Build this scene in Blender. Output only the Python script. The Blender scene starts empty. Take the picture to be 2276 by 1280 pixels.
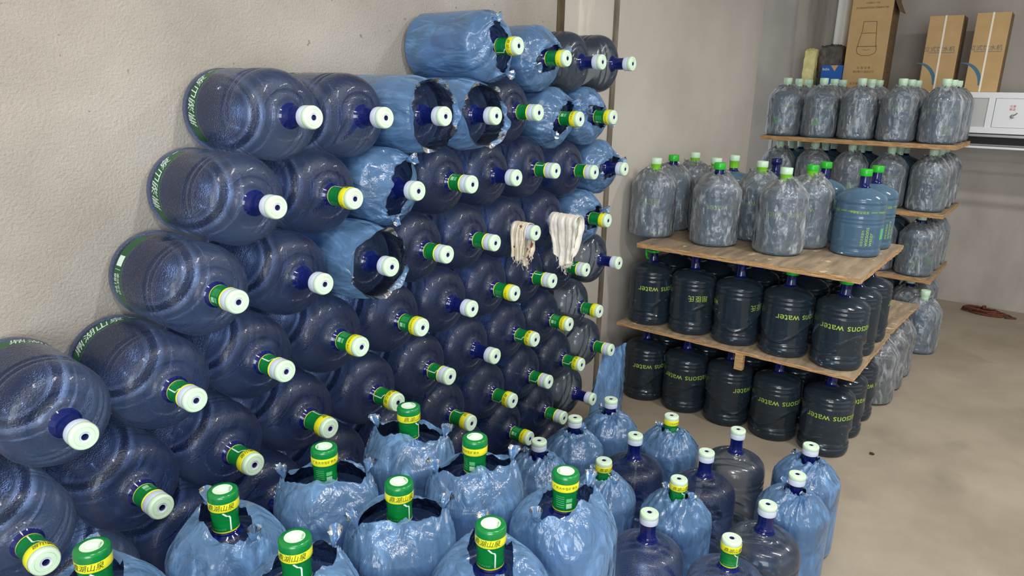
import bpy, bmesh, math, random
from mathutils import Vector, Matrix, noise
PI = math.pi
S = bpy.context.scene
COL = S.collection

# ------------------------------------------------------------------ camera
def look_basis(yaw, pitch, roll):
    f = Vector((math.cos(yaw)*math.cos(pitch), math.sin(yaw)*math.cos(pitch), -math.sin(pitch)))
    r = f.cross(Vector((0, 0, 1))).normalized(); u = r.cross(f)
    return r*math.cos(roll)+u*math.sin(roll), -r*math.sin(roll)+u*math.cos(roll), f
_r, _u, _f = look_basis(0.657962147, 0.273067061, 0.0225142371)
cd = bpy.data.cameras.new('camera'); cam = bpy.data.objects.new('camera', cd); COL.objects.link(cam)
cd.sensor_width = 36.0; cd.lens = 1560.0/2276.0*36.0; cd.clip_start = 0.02; cd.clip_end = 60
cam.matrix_world = Matrix(((_r.x, _u.x, -_f.x, -0.577445), (_r.y, _u.y, -_f.y, -1.697195),
                           (_r.z, _u.z, -_f.z, 1.911560), (0, 0, 0, 1)))
S.camera = cam

# ------------------------------------------------------------------ light and exposure
S.view_settings.view_transform = 'Standard'; S.view_settings.look = 'None'
S.view_settings.gamma = 1.0; S.view_settings.use_curve_mapping = False
S.view_settings.exposure = 0.35
W = bpy.data.worlds.new('world'); S.world = W; W.use_nodes = True
W.node_tree.nodes['Background'].inputs[0].default_value = (0.86, 0.93, 1.0, 1)
W.node_tree.nodes['Background'].inputs[1].default_value = 0.8
S.cycles.transparent_max_bounces = 24
S.cycles.max_bounces = 8
S.cycles.caustics_reflective = False; S.cycles.caustics_refractive = False

def area(name, loc, target, sx, sy, power, col=(1, 1, 1)):
    l = bpy.data.lights.new(name, 'AREA'); l.shape = 'RECTANGLE'; l.size = sx; l.size_y = sy
    l.energy = power; l.color = col
    o = bpy.data.objects.new(name, l); COL.objects.link(o); o.location = loc
    d = Vector(target)-Vector(loc); o.rotation_euler = d.to_track_quat('-Z', 'Y').to_euler()
    return o
area('ceiling_tube_light', (-0.6, -1.6, 3.3), (-0.6, -1.6, 0), 0.14, 1.3, 38, (1, 0.98, 0.94))
area('ceiling_tube_light', (0.9, -2.0, 3.3), (0.9, -1.9, 0), 0.14, 1.3, 38, (1, 0.98, 0.94))
area('ceiling_tube_light', (2.6, -2.4, 3.3), (2.6, -2.3, 0), 0.14, 1.3, 38, (1, 0.98, 0.94))
area('ceiling_tube_light', (4.8, -2.6, 3.3), (4.8, -2.5, 0), 0.14, 1.3, 38, (1, 0.98, 0.94))
area('doorway_daylight', (-3.6, -3.6, 1.9), (1.5, 0.0, 1.2), 2.6, 2.4, 150, (0.9, 0.96, 1.0))

# ------------------------------------------------------------------ node helpers
def mat(name):
    m = bpy.data.materials.new(name); m.use_nodes = True
    nt = m.node_tree; nt.nodes.clear()
    out = nt.nodes.new('ShaderNodeOutputMaterial')
    return m, nt, out
def nd(nt, typ, **kw):
    n = nt.nodes.new(typ)
    for k, v in kw.items():
        if k in n.inputs: n.inputs[k].default_value = v
        else: setattr(n, k, v)
    return n
def srgb(r, g, b):
    def c(v):
        v /= 255.0
        return v/12.92 if v <= 0.04045 else ((v+0.055)/1.055)**2.4
    return (c(r), c(g), c(b), 1)
def plain(name, col, rough=0.5, metal=0.0, spec=0.5):
    m, nt, out = mat(name)
    p = nd(nt, 'ShaderNodeBsdfPrincipled', Roughness=rough, Metallic=metal)
    p.inputs['Base Color'].default_value = col; p.inputs['Specular IOR Level'].default_value = spec
    nt.links.new(p.outputs[0], out.inputs[0]); return m
def noisy(name, c1, c2, scale=4.0, rough=0.85, bump=0.2, bscale=60.0, detail=8.0, stretch=None, dist=0.01, spots=None):
    m, nt, out = mat(name); L = nt.links
    tc = nd(nt, 'ShaderNodeTexCoord'); src = tc.outputs['Object']
    if stretch:
        mp = nd(nt, 'ShaderNodeMapping'); mp.inputs['Scale'].default_value = stretch
        L.new(src, mp.inputs[0]); src = mp.outputs[0]
    n = nd(nt, 'ShaderNodeTexNoise', Scale=scale, Detail=detail, Roughness=0.6); L.new(src, n.inputs['Vector'])
    cr = nd(nt, 'ShaderNodeValToRGB'); cr.color_ramp.elements[0].position = 0.36; cr.color_ramp.elements[1].position = 0.64
    cr.color_ramp.elements[0].color = c1; cr.color_ramp.elements[1].color = c2
    L.new(n.outputs['Fac'], cr.inputs[0])
    p = nd(nt, 'ShaderNodeBsdfPrincipled', Roughness=rough); colout = cr.outputs[0]
    if spots:
        n3 = nd(nt, 'ShaderNodeTexNoise', Scale=spots[0], Detail=3.0, Roughness=0.5); L.new(tc.outputs['Object'], n3.inputs['Vector'])
        c3 = nd(nt, 'ShaderNodeValToRGB'); c3.color_ramp.elements[0].position = spots[1]; c3.color_ramp.elements[1].position = spots[1]+spots[2]
        L.new(n3.outputs['Fac'], c3.inputs[0])
        mx = nd(nt, 'ShaderNodeMixRGB'); L.new(c3.outputs[0], mx.inputs[0]); L.new(colout, mx.inputs[1]); mx.inputs[2].default_value = spots[3]
        colout = mx.outputs[0]
    L.new(colout, p.inputs['Base Color'])
    n2 = nd(nt, 'ShaderNodeTexNoise', Scale=bscale, Detail=6.0, Roughness=0.65); L.new(tc.outputs['Object'], n2.inputs['Vector'])
    b = nd(nt, 'ShaderNodeBump', Strength=bump, Distance=dist); L.new(n2.outputs['Fac'], b.inputs['Height'])
    L.new(b.outputs[0], p.inputs['Normal']); L.new(p.outputs[0], out.inputs[0])
    return m
def tinted(name, tint, base, lo=0.3, hi=0.9, rough=0.15, tex=0.0, tscale=500.0, ior=1.55, sharp=0.4, micro=0.0):
    """see-through plastic: tinted transparency, denser where it is seen edge-on, under a glossy skin"""
    m, nt, out = mat(name); L = nt.links
    tc = nd(nt, 'ShaderNodeTexCoord')
    t = nd(nt, 'ShaderNodeBsdfTransparent'); t.inputs[0].default_value = tint
    df = nd(nt, 'ShaderNodeBsdfDiffuse'); df.inputs[0].default_value = base
    lw = nd(nt, 'ShaderNodeLayerWeight', Blend=0.5)
    pw = nd(nt, 'ShaderNodeMath', operation='POWER'); pw.inputs[1].default_value = 2.5
    L.new(lw.outputs['Facing'], pw.inputs[0])
    mr = nd(nt, 'ShaderNodeMapRange'); mr.inputs['To Min'].default_value = lo; mr.inputs['To Max'].default_value = hi
    L.new(pw.outputs[0], mr.inputs['Value'])
    g1 = nd(nt, 'ShaderNodeBsdfGlossy', Roughness=rough); g2 = nd(nt, 'ShaderNodeBsdfGlossy', Roughness=0.07)
    fr = nd(nt, 'ShaderNodeFresnel', IOR=ior)
    if tex:
        n = nd(nt, 'ShaderNodeTexNoise', Scale=tscale, Detail=1.0, Roughness=0.5); L.new(tc.outputs['Object'], n.inputs['Vector'])
        b = nd(nt, 'ShaderNodeBump', Strength=tex, Distance=0.002); L.new(n.outputs['Fac'], b.inputs['Height'])
        L.new(b.outputs[0], g1.inputs['Normal']); L.new(b.outputs[0], fr.inputs['Normal'])
    gm = nd(nt, 'ShaderNodeMixShader'); gm.inputs[0].default_value = sharp; L.new(g1.outputs[0], gm.inputs[1]); L.new(g2.outputs[0], gm.inputs[2])
    mx = nd(nt, 'ShaderNodeMixShader'); L.new(mr.outputs[0], mx.inputs[0])
    L.new(t.outputs[0], mx.inputs[1]); L.new(df.outputs[0], mx.inputs[2])
    fx = nd(nt, 'ShaderNodeMixShader'); L.new(fr.outputs[0], fx.inputs[0]); L.new(mx.outputs[0], fx.inputs[1]); L.new(gm.outputs[0], fx.inputs[2])
    L.new(fx.outputs[0], out.inputs[0])
    return m
def film(name, tint, base, alpha=0.35, rough=0.16, crease=0.6, scale=5.0, hi=0.75, ridge=0.4, ior=1.7):
    """thin crinkled polythene film: long sharp creases that catch the light, milky where it folds"""
    m, nt, out = mat(name); L = nt.links
    tc = nd(nt, 'ShaderNodeTexCoord'); oi = nd(nt, 'ShaderNodeObjectInfo')
    off = nd(nt, 'ShaderNodeVectorMath', operation='ADD')
    sc = nd(nt, 'ShaderNodeVectorMath', operation='SCALE'); sc.inputs[0].default_value = (9, 5, 7); L.new(oi.outputs['Random'], sc.inputs['Scale'])
    mp = nd(nt, 'ShaderNodeMapping'); mp.inputs['Scale'].default_value = (1, 1, 0.55); mp.inputs['Rotation'].default_value = (0.5, 0.4, 0)
    L.new(tc.outputs['Object'], off.inputs[0]); L.new(sc.outputs[0], off.inputs[1]); L.new(off.outputs[0], mp.inputs[0])
    wn = nd(nt, 'ShaderNodeTexNoise', Scale=4.0, Detail=2.0); L.new(mp.outputs[0], wn.inputs['Vector'])
    wv = nd(nt, 'ShaderNodeVectorMath', operation='SCALE'); wv.inputs['Scale'].default_value = 0.10; L.new(wn.outputs['Color'], wv.inputs[0])
    wa = nd(nt, 'ShaderNodeVectorMath', operation='ADD'); L.new(mp.outputs[0], wa.inputs[0]); L.new(wv.outputs[0], wa.inputs[1])
    hs = []
    for f in (scale, scale*2.6):
        v = nd(nt, 'ShaderNodeTexVoronoi', Scale=f); v.feature = 'DISTANCE_TO_EDGE'; L.new(wa.outputs[0], v.inputs['Vector']); hs.append(v)
    nz = nd(nt, 'ShaderNodeTexNoise', Scale=scale*1.4, Detail=3.0, Roughness=0.5, Distortion=0.6); L.new(mp.outputs[0], nz.inputs['Vector'])
    ad = nd(nt, 'ShaderNodeMath', operation='MULTIPLY_ADD'); ad.inputs[1].default_value = 0.35
    L.new(hs[1].outputs['Distance'], ad.inputs[0]); L.new(hs[0].outputs['Distance'], ad.inputs[2])
    a2 = nd(nt, 'ShaderNodeMath', operation='MULTIPLY_ADD'); a2.inputs[1].default_value = 0.8
    L.new(nz.outputs['Fac'], a2.inputs[0]); L.new(ad.outputs[0], a2.inputs[2])
    # milky streaks where the film is folded on itself
    m2 = nd(nt, 'ShaderNodeMapping'); m2.inputs['Scale'].default_value = (1, 1, 0.30); m2.inputs['Rotation'].default_value = (0.35, -0.5, 0.2); L.new(off.outputs[0], m2.inputs[0])
    sn = nd(nt, 'ShaderNodeTexNoise', Scale=scale*3.2, Detail=4.0, Roughness=0.6, Distortion=1.0); L.new(m2.outputs[0], sn.inputs['Vector'])
    rg = nd(nt, 'ShaderNodeMapRange'); rg.inputs['From Min'].default_value = 0.52; rg.inputs['From Max'].default_value = 0.72
    rg.inputs['To Min'].default_value = 0.0; rg.inputs['To Max'].default_value = ridge
    L.new(sn.outputs['Fac'], rg.inputs['Value'])
    a3 = nd(nt, 'ShaderNodeMath', operation='MULTIPLY_ADD'); a3.inputs[1].default_value = 0.25; L.new(sn.outputs['Fac'], a3.inputs[0]); L.new(a2.outputs[0], a3.inputs[2])
    b = nd(nt, 'ShaderNodeBump', Strength=crease, Distance=0.05); L.new(a3.outputs[0], b.inputs['Height'])
    t = nd(nt, 'ShaderNodeBsdfTransparent'); t.inputs[0].default_value = tint
    df = nd(nt, 'ShaderNodeBsdfDiffuse'); df.inputs[0].default_value = base; L.new(b.outputs[0], df.inputs['Normal'])
    tr = nd(nt, 'ShaderNodeBsdfTranslucent'); tr.inputs[0].default_value = base; L.new(b.outputs[0], tr.inputs['Normal'])
    pm = nd(nt, 'ShaderNodeMixShader'); pm.inputs[0].default_value = 0.4
    L.new(df.outputs[0], pm.inputs[1]); L.new(tr.outputs[0], pm.inputs[2])
    lw = nd(nt, 'ShaderNodeLayerWeight', Blend=0.5)
    pw = nd(nt, 'ShaderNodeMath', operation='POWER'); pw.inputs[1].default_value = 2.5
    L.new(lw.outputs['Facing'], pw.inputs[0])
    mr = nd(nt, 'ShaderNodeMapRange'); mr.inputs['To Min'].default_value = alpha; mr.inputs['To Max'].default_value = hi
    L.new(pw.outputs[0], mr.inputs['Value'])
    sm = nd(nt, 'ShaderNodeMath', operation='ADD'); sm.use_clamp = True; L.new(mr.outputs[0], sm.inputs[0]); L.new(rg.outputs[0], sm.inputs[1])
    mx = nd(nt, 'ShaderNodeMixShader'); L.new(sm.outputs[0], mx.inputs[0])
    L.new(t.outputs[0], mx.inputs[1]); L.new(pm.outputs[0], mx.inputs[2])
    gl = nd(nt, 'ShaderNodeBsdfGlossy', Roughness=rough); L.new(b.outputs[0], gl.inputs['Normal'])
    fr = nd(nt, 'ShaderNodeFresnel', IOR=ior); L.new(b.outputs[0], fr.inputs['Normal'])
    fx = nd(nt, 'ShaderNodeMixShader'); L.new(fr.outputs[0], fx.inputs[0]); L.new(mx.outputs[0], fx.inputs[1]); L.new(gl.outputs[0], fx.inputs[2])
    L.new(fx.outputs[0], out.inputs[0])
    return m

M = {}
M['wall'] = noisy('wall_plaster', srgb(168, 160, 149), srgb(188, 180, 169), 1.8, 0.9, 0.7, 110.0, 10, None, 0.012, (26.0, 0.71, 0.02, srgb(140, 131, 118)))
M['wall_smooth'] = noisy('wall_smooth_render', srgb(182, 174, 164), srgb(196, 188, 178), 1.3, 0.9, 0.12, 60.0)
M['wall_back'] = noisy('wall_back_cement', srgb(160, 152, 143), srgb(180, 172, 163), 1.8, 0.9, 0.1, 40.0, 8, (1, 1, 0.5))
M['column'] = noisy('column_concrete', srgb(118, 110, 99), srgb(160, 152, 140), 3.0, 0.9, 0.2, 50.0, 8, (1.5, 1.5, 0.15))
M['pillar'] = noisy('pillar_cement', srgb(196, 189, 176), srgb(222, 216, 203), 3.0, 0.9, 0.3, 50.0, 8, (3, 3, 0.6))
M['floor'] = noisy('floor_cement', srgb(142, 130, 114), srgb(162, 150, 133), 1.4, 0.8, 0.12, 40.0, 12, None, 0.01, (2.5, 0.60, 0.2, srgb(132, 121, 106)))
M['ceiling'] = plain('ceiling_paint', srgb(190, 188, 184), 0.9)
M['rust'] = noisy('rusty_joint', srgb(58, 48, 34), srgb(105, 90, 62), 9.0, 0.7, 0.4, 60.0, 8, (1, 1, 0.3))
M['joint'] = noisy('cement_joint', srgb(88, 80, 66), srgb(135, 126, 110), 9.0, 0.8, 0.4, 60.0, 8, (1, 1, 0.3))
M['pc_blue'] = tinted('blue_bottle_plastic', srgb(204, 222, 253), srgb(26, 42, 84), 0.12, 0.62, 0.34, 0.9, 240.0, 1.52, 0.2)
M['pc_neck'] = tinted('dark_blue_neck_plastic', srgb(80, 100, 200), srgb(16, 28, 96), 0.70, 0.97, 0.1, 0, 0, 1.6, 0.6)
M['pc_grey'] = tinted('grey_blue_bottle_plastic', srgb(214, 222, 230), srgb(84, 96, 116), 0.20, 0.7, 0.24, 0.3, 200.0, 1.5, 0.5)
M['pc_smoke'] = tinted('smoky_bottle_plastic', srgb(150, 168, 184), srgb(58, 72, 84), 0.36, 0.85, 0.18, 0.12, 60.0, 1.55, 0.5)
M['pc_pale'] = tinted('pale_blue_bottle_plastic', srgb(190, 210, 226), srgb(108, 146, 176), 0.38, 0.85, 0.18, 0.12, 60.0, 1.5, 0.5)
M['bag_blue'] = film('blue_polythene', srgb(188, 218, 252), srgb(146, 198, 255), 0.40, 0.2, 0.7, 5.0, 0.88, 0.40, 1.65)
M['bag_clear'] = film('clear_polythene', srgb(248, 250, 252), srgb(232, 238, 244), 0.20, 0.18, 0.75, 6.0, 0.85, 0.62, 1.65)
M['mint'] = plain('mint_plastic', srgb(204, 228, 200), 0.4)
M['lav'] = plain('lavender_white_plastic', srgb(196, 204, 222), 0.35)
M['hole'] = plain('hole_dark', srgb(40, 48, 62), 0.4)
M['green'] = plain('green_film', srgb(10, 118, 52), 0.22, 0, 0.6)
M['yellow'] = plain('yellow_film', srgb(232, 228, 42), 0.25)
M['ink'] = plain('dark_green_ink', srgb(22, 66, 30), 0.5)
M['white'] = plain('white_print', srgb(214, 230, 220), 0.5)
M['softgreen'] = plain('pale_green_print', srgb(96, 178, 120), 0.5)
M['band'] = tinted('green_band_print', srgb(100, 190, 130), srgb(22, 96, 54), 0.62, 0.95, 0.2, 0, 0, 1.5, 0.5)
M['lime'] = plain('lime_print', srgb(158, 190, 78), 0.5)
M['brightgreen'] = plain('bright_green_plastic', srgb(40, 178, 40), 0.3)
M['leafgreen'] = plain('leaf_green_film', srgb(120, 196, 40), 0.3)
M['palemint'] = plain('pale_mint_film', srgb(196, 226, 196), 0.35)
M['ply_top'] = noisy('plywood_face', srgb(128, 112, 92), srgb(168, 148, 122), 6.0, 0.8, 0.2, 60.0, 8, (0.6, 4, 1), 0.005, (14.0, 0.66, 0.03, srgb(206, 182, 146)))
M['ply_edge'] = noisy('plywood_edge', srgb(150, 112, 72), srgb(204, 164, 116), 14.0, 0.8, 0.5, 90.0, 6, (1, 1, 14))
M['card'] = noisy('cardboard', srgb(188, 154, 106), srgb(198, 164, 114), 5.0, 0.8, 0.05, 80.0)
M['card_shaded'] = noisy('cardboard_shaded_side', srgb(112, 90, 62), srgb(132, 106, 74), 5.0, 0.85, 0.1, 80.0, 8, (1, 1, 8))  # same cardboard, with the shade of the side faces put into its colour
M['print_brown'] = plain('brown_print', srgb(92, 66, 36), 0.7)
M['print_grey'] = plain('slate_print', srgb(96, 104, 112), 0.7)
M['print_teal'] = plain('teal_print', srgb(66, 112, 136), 0.7)
M['strap'] = plain('white_strap', srgb(238, 230, 214), 0.4)
M['white_metal'] = plain('white_enamel', srgb(226, 227, 230), 0.35)
M['panel'] = plain('frosted_panel', srgb(186, 186, 184), 0.25)
M['steel'] = plain('steel', srgb(150, 148, 144), 0.35, 0.8)
M['dark_metal'] = plain('dark_metal', srgb(40, 40, 42), 0.5)
M['red'] = plain('red_print', srgb(200, 60, 70), 0.5)
M['bluebox'] = plain('blue_card', srgb(22, 88, 168), 0.45)
M['pvc'] = plain('pvc_pipe', srgb(206, 202, 194), 0.4)
M['rope'] = noisy('brown_rope', srgb(84, 44, 30), srgb(120, 68, 48), 60.0, 0.9, 0.6, 200.0)
M['rag'] = noisy('cotton_rag', srgb(226, 218, 204), srgb(244, 238, 228), 30.0, 0.95, 0.5, 220.0)
M['rag_old'] = noisy('stained_rag', srgb(222, 208, 178), srgb(238, 226, 208), 22.0, 0.95, 0.6, 220.0, 8, None, 0.01, (24.0, 0.64, 0.02, srgb(140, 74, 60)))
M['sack'] = noisy('yellow_wrap', srgb(206, 190, 120), srgb(232, 220, 160), 12.0, 0.5, 0.6, 30.0)
M['blackbag'] = noisy('black_polythene', srgb(60, 54, 48), srgb(100, 92, 82), 12.0, 0.3, 0.9, 30.0)
M['bug'] = plain('dark_scrap', srgb(50, 36, 26), 0.8)

# ------------------------------------------------------------------ mesh helpers
def obj(name, me, parent=None):
    o = bpy.data.objects.new(name, me); COL.objects.link(o)
    if parent is not None: o.parent = parent
    return o
def mesh(name, vs, fs, mats, idx=None, smooth=True):
    me = bpy.data.meshes.new(name); me.from_pydata(vs, [], fs)
    for m in mats: me.materials.append(M[m])
    if idx: me.polygons.foreach_set('material_index', idx)
    me.polygons.foreach_set('use_smooth', [smooth]*len(me.polygons))
    me.update(); return me
def set_sharp(me, deg=40):
    bm = bmesh.new(); bm.from_mesh(me)
    bmesh.ops.recalc_face_normals(bm, faces=bm.faces)
    for e in bm.edges:
        if len(e.link_faces) == 2 and e.calc_face_angle(0) > math.radians(deg): e.smooth = False
    bm.to_mesh(me); bm.free(); return me
class MB:
    def __init__(s): s.v = []; s.f = []; s.m = []; s.ms = []
    def mi(s, m):
        if m not in s.ms: s.ms.append(m)
        return s.ms.index(m)
    def add(s, vs, fs, m):
        b = len(s.v); s.v += [tuple(v) for v in vs]; s.f += [tuple(b+i for i in f) for f in fs]; s.m += [s.mi(m)]*len(fs)
    def box(s, a, b, m, mx=None):
        x0, y0, z0 = a; x1, y1, z1 = b
        vs = [Vector(p) for p in ((x0, y0, z0), (x1, y0, z0), (x1, y1, z0), (x0, y1, z0), (x0, y0, z1), (x1, y0, z1), (x1, y1, z1), (x0, y1, z1))]
        if mx: vs = [mx @ v for v in vs]
        s.add(vs, [(0, 3, 2, 1), (4, 5, 6, 7), (0, 1, 5, 4), (1, 2, 6, 5), (2, 3, 7, 6), (3, 0, 4, 7)], m)
    def lathe(s, prof, n, m, caps=(False, False), fn=None):
        """prof: (r, z, [material]) ; fn(theta, r, z) -> r"""
        b = len(s.v); k = len(prof)
        for p in prof:
            for i in range(n):
                t = 2*PI*i/n; r = fn(t, p[0], p[1]) if fn else p[0]
                s.v.append((r*math.cos(t), r*math.sin(t), p[1]))
        for j in range(k-1):
            mm = s.mi(prof[j+1][2] if len(prof[j+1]) > 2 else m)
            for i in range(n):
                i2 = (i+1) % n
                s.f.append((b+j*n+i, b+j*n+i2, b+(j+1)*n+i2, b+(j+1)*n+i)); s.m.append(mm)
        if caps[0]: s.f.append(tuple(b+i for i in reversed(range(n)))); s.m.append(s.mi(prof[0][2] if len(prof[0]) > 2 else m))
        if caps[1]: s.f.append(tuple(b+(k-1)*n+i for i in range(n))); s.m.append(s.mi(prof[-1][2] if len(prof[-1]) > 2 else m))
    def tube(s, pts, r, m, n=8):
        pts = [Vector(p) for p in pts]; b = len(s.v); prev = None
        for i, p in enumerate(pts):
            d = (pts[min(i+1, len(pts)-1)]-pts[max(i-1, 0)]).normalized()
            a = d.cross(Vector((0, 0, 1)) if abs(d.z) < 0.9 else Vector((1, 0, 0))).normalized() if prev is None else (prev-d*prev.dot(d)).normalized()
            prev = a; c = d.cross(a)
            for k in range(n):
                t = 2*PI*k/n; s.v.append(tuple(p+(a*math.cos(t)+c*math.sin(t))*r))
        mm = s.mi(m)
        for i in range(len(pts)-1):
            for k in range(n):
                k2 = (k+1) % n; s.f.append((b+i*n+k, b+i*n+k2, b+(i+1)*n+k2, b+(i+1)*n+k)); s.m.append(mm)
        s.f.append(tuple(b+k for k in reversed(range(n)))); s.m.append(mm)
        s.f.append(tuple(b+(len(pts)-1)*n+k for k in range(n))); s.m.append(mm)
    def build(s, name, smooth=True, sharp=40):
        me = mesh(name, s.v, s.f, s.ms, s.m, smooth)
        if smooth and sharp: set_sharp(me, sharp)
        return me
_tc = {}
def glyphs(body, size, shear=0.0):
    k = (body, size, shear)
    if k in _tc: return _tc[k]
    c = bpy.data.curves.new('t', 'FONT'); c.body = body; c.size = size; c.shear = shear; c.resolution_u = 3
    c.align_x = 'CENTER'; c.align_y = 'CENTER'
    o = bpy.data.objects.new('t', c); COL.objects.link(o); bpy.context.view_layer.update()
    me = bpy.data.meshes.new_from_object(o)
    r = ([tuple(v.co) for v in me.vertices], [tuple(p.vertices) for p in me.polygons])
    bpy.data.objects.remove(o); bpy.data.meshes.remove(me); bpy.data.curves.remove(c)
    _tc[k] = r; return r
def wrap(mb, body, size, R, th0, z0, m, inverted=False, shear=0.0, rfn=None, sx=1.0):
    vs, fs = glyphs(body, size, shear); s = -1 if inverted else 1; out = []
    for x, y, _ in vs:
        t = th0+s*x*sx/R; z = z0+s*y; r = (rfn(z) if rfn else R)
        out.append((r*math.cos(t), r*math.sin(t), z))
    mb.add(out, fs, m)
def flat(mb, body, size, mx, m, shear=0.0):
    vs, fs = glyphs(body, size, shear); mb.add([mx @ Vector(v) for v in vs], fs, m)
def patch(mb, R, t0, t1, z0, z1, m, n=8, rfn=None):
    vs = []; fs = []
    for i in range(n+1):
        t = t0+(t1-t0)*i/n
        for z in (z0, z1):
            r = rfn(z) if rfn else R
            vs.append((r*math.cos(t), r*math.sin(t), z))
    for i in range(n): fs.append((2*i, 2*i+2, 2*i+3, 2*i+1))
    mb.add(vs, fs, m)
def densify(prof, step=0.006):
    out = [prof[0]]
    for a, b in zip(prof, prof[1:]):
        k = max(1, int(math.ceil(abs(b[1]-a[1])/step)))
        for i in range(1, k+1): out.append((a[0]+(b[0]-a[0])*i/k, a[1]+(b[1]-a[1])*i/k)+tuple(b[2:]))
    return out

# ------------------------------------------------------------------ bottle bodies
NECK_P = [(0.0355, 0.3800, 'pc_neck'), (0.0315, 0.3850, 'pc_neck'), (0.0330, 0.3885, 'pc_neck'), (0.0300, 0.3920, 'pc_neck'),
          (0.0278, 0.3960, 'pc_neck'), (0.0272, 0.4200, 'pc_neck'), (0.0275, 0.4460, 'pc_neck'), (0.0285, 0.4500, 'pc_neck'), (0.0265, 0.4820, 'pc_neck')]
PROF_A = [(0.02, 0.012), (0.085, 0.012), (0.104, 0.002), (0.118, 0.001), (0.128, 0.006), (0.1335, 0.016), (0.1352, 0.030), (0.1348, 0.044),
          (0.1325, 0.050), (0.1325, 0.092), (0.1350, 0.100), (0.1350, 0.232), (0.1318, 0.240), (0.1320, 0.248), (0.1352, 0.256),
          (0.1352, 0.264), (0.1325, 0.270), (0.1325, 0.275), (0.1352, 0.283), (0.1345, 0.298), (0.1315, 0.315), (0.1255, 0.331), (0.115, 0.345),
          (0.102, 0.3535), (0.088, 0.3585), (0.078, 0.3600), (0.0755, 0.3570), (0.0700, 0.3560), (0.055, 0.3610), (0.047, 0.3670), (0.0425, 0.3735), (0.0380, 0.3780)]
def fn_a(t, r, z):
    if 0.104 < z < 0.236:
        for c in (PI*0.5, PI*1.5):                      # two hollow finger grips
            a = (t-c+PI) % (2*PI)-PI; zc = 0.155+0.03*math.sin(a*2.2)
            d = math.hypot(a*0.135/0.075, (z-zc)/0.036)
            if d < 1.0: r -= 0.009*min(1.0, (1-d)*3.2)
    return r
def body_mesh(name, prof, fn, main, n=64, step=0.006, neck=NECK_P):
    mb = MB(); p = densify(prof, step) + list(neck); mb.lathe(p, n, main, (True, True), fn)
    me = mb.build(name, True, 50); return me
BODY_A = body_mesh('body', PROF_A, fn_a, 'pc_blue')
BODY_A2 = body_mesh('body', PROF_A, fn_a, 'pc_grey')
PROF_B = [(0.02, 0.012), (0.09, 0.012), (0.106, 0.002), (0.118, 0.001), (0.1275, 0.006), (0.1320, 0.018), (0.1340, 0.034), (0.1340, 0.044), (0.1305, 0.052),
          (0.1305, 0.056), (0.1335, 0.064), (0.1335, 0.282), (0.1300, 0.289), (0.1302, 0.293), (0.1345, 0.300), (0.1345, 0.308), (0.1305, 0.315), (0.1305, 0.319),
          (0.1335, 0.326), (0.1300, 0.338), (0.1200, 0.350), (0.100, 0.362), (0.075, 0.371), (0.055, 0.376), (0.042, 0.380), (0.0375, 0.384)]
NECK_B = [(0.0345, 0.387, 'pc_neck'), (0.0300, 0.391, 'pc_neck'), (0.0275, 0.396, 'pc_neck'), (0.0268, 0.44, 'pc_neck'), (0.0275, 0.4840, 'pc_neck')]
def fn_b(t, r, z):
    if 0.064 < z < 0.215:
        zc = 0.140+0.052*math.sin(2*t+0.6)
        d = z-zc
        r += 0.0045*math.exp(-(d/0.0070)**2)-(0.0080*min(1, max(0, (-d)/0.012)) if d < 0 and z > 0.064 else 0)*min(1, (z-0.064)/0.012)
        for k in (0, 1):                                # small inner fin
            a = (t-(PI*k+0.35)+PI) % (2*PI)-PI; zf = 0.088+0.7*a*0.135
            if abs(a) < 0.35: r += 0.003*math.exp(-((z-zf)/0.006)**2)*(1-abs(a)/0.35)
    return r
BODY_B = body_mesh('body', PROF_B, fn_b, 'pc_smoke', 72, 0.005, NECK_B)
BODY_B2 = body_mesh('body', PROF_B, fn_b, 'pc_pale', 72, 0.005, NECK_B)
PROF_C = [(0.02, 0.012), (0.09, 0.012), (0.108, 0.002), (0.120, 0.001), (0.1300, 0.006), (0.1348, 0.018), (0.1350, 0.036), (0.1310, 0.044), (0.1310, 0.048),
          (0.1340, 0.055), (0.1340, 0.178), (0.1312, 0.184), (0.1312, 0.188), (0.1348, 0.194), (0.1348, 0.200), (0.1315, 0.206), (0.1315, 0.210), (0.1348, 0.216),
          (0.1348, 0.222), (0.1330, 0.228), (0.1330, 0.288), (0.1300, 0.294), (0.1300, 0.299), (0.1345, 0.307), (0.1345, 0.316), (0.1310, 0.330), (0.1200, 0.345),
          (0.100, 0.358), (0.080, 0.368), (0.060, 0.375), (0.045, 0.380), (0.0380, 0.384)]
BODY_C = body_mesh('body', PROF_C, None, 'pc_pale', 64, 0.008, NECK_B)

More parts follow.
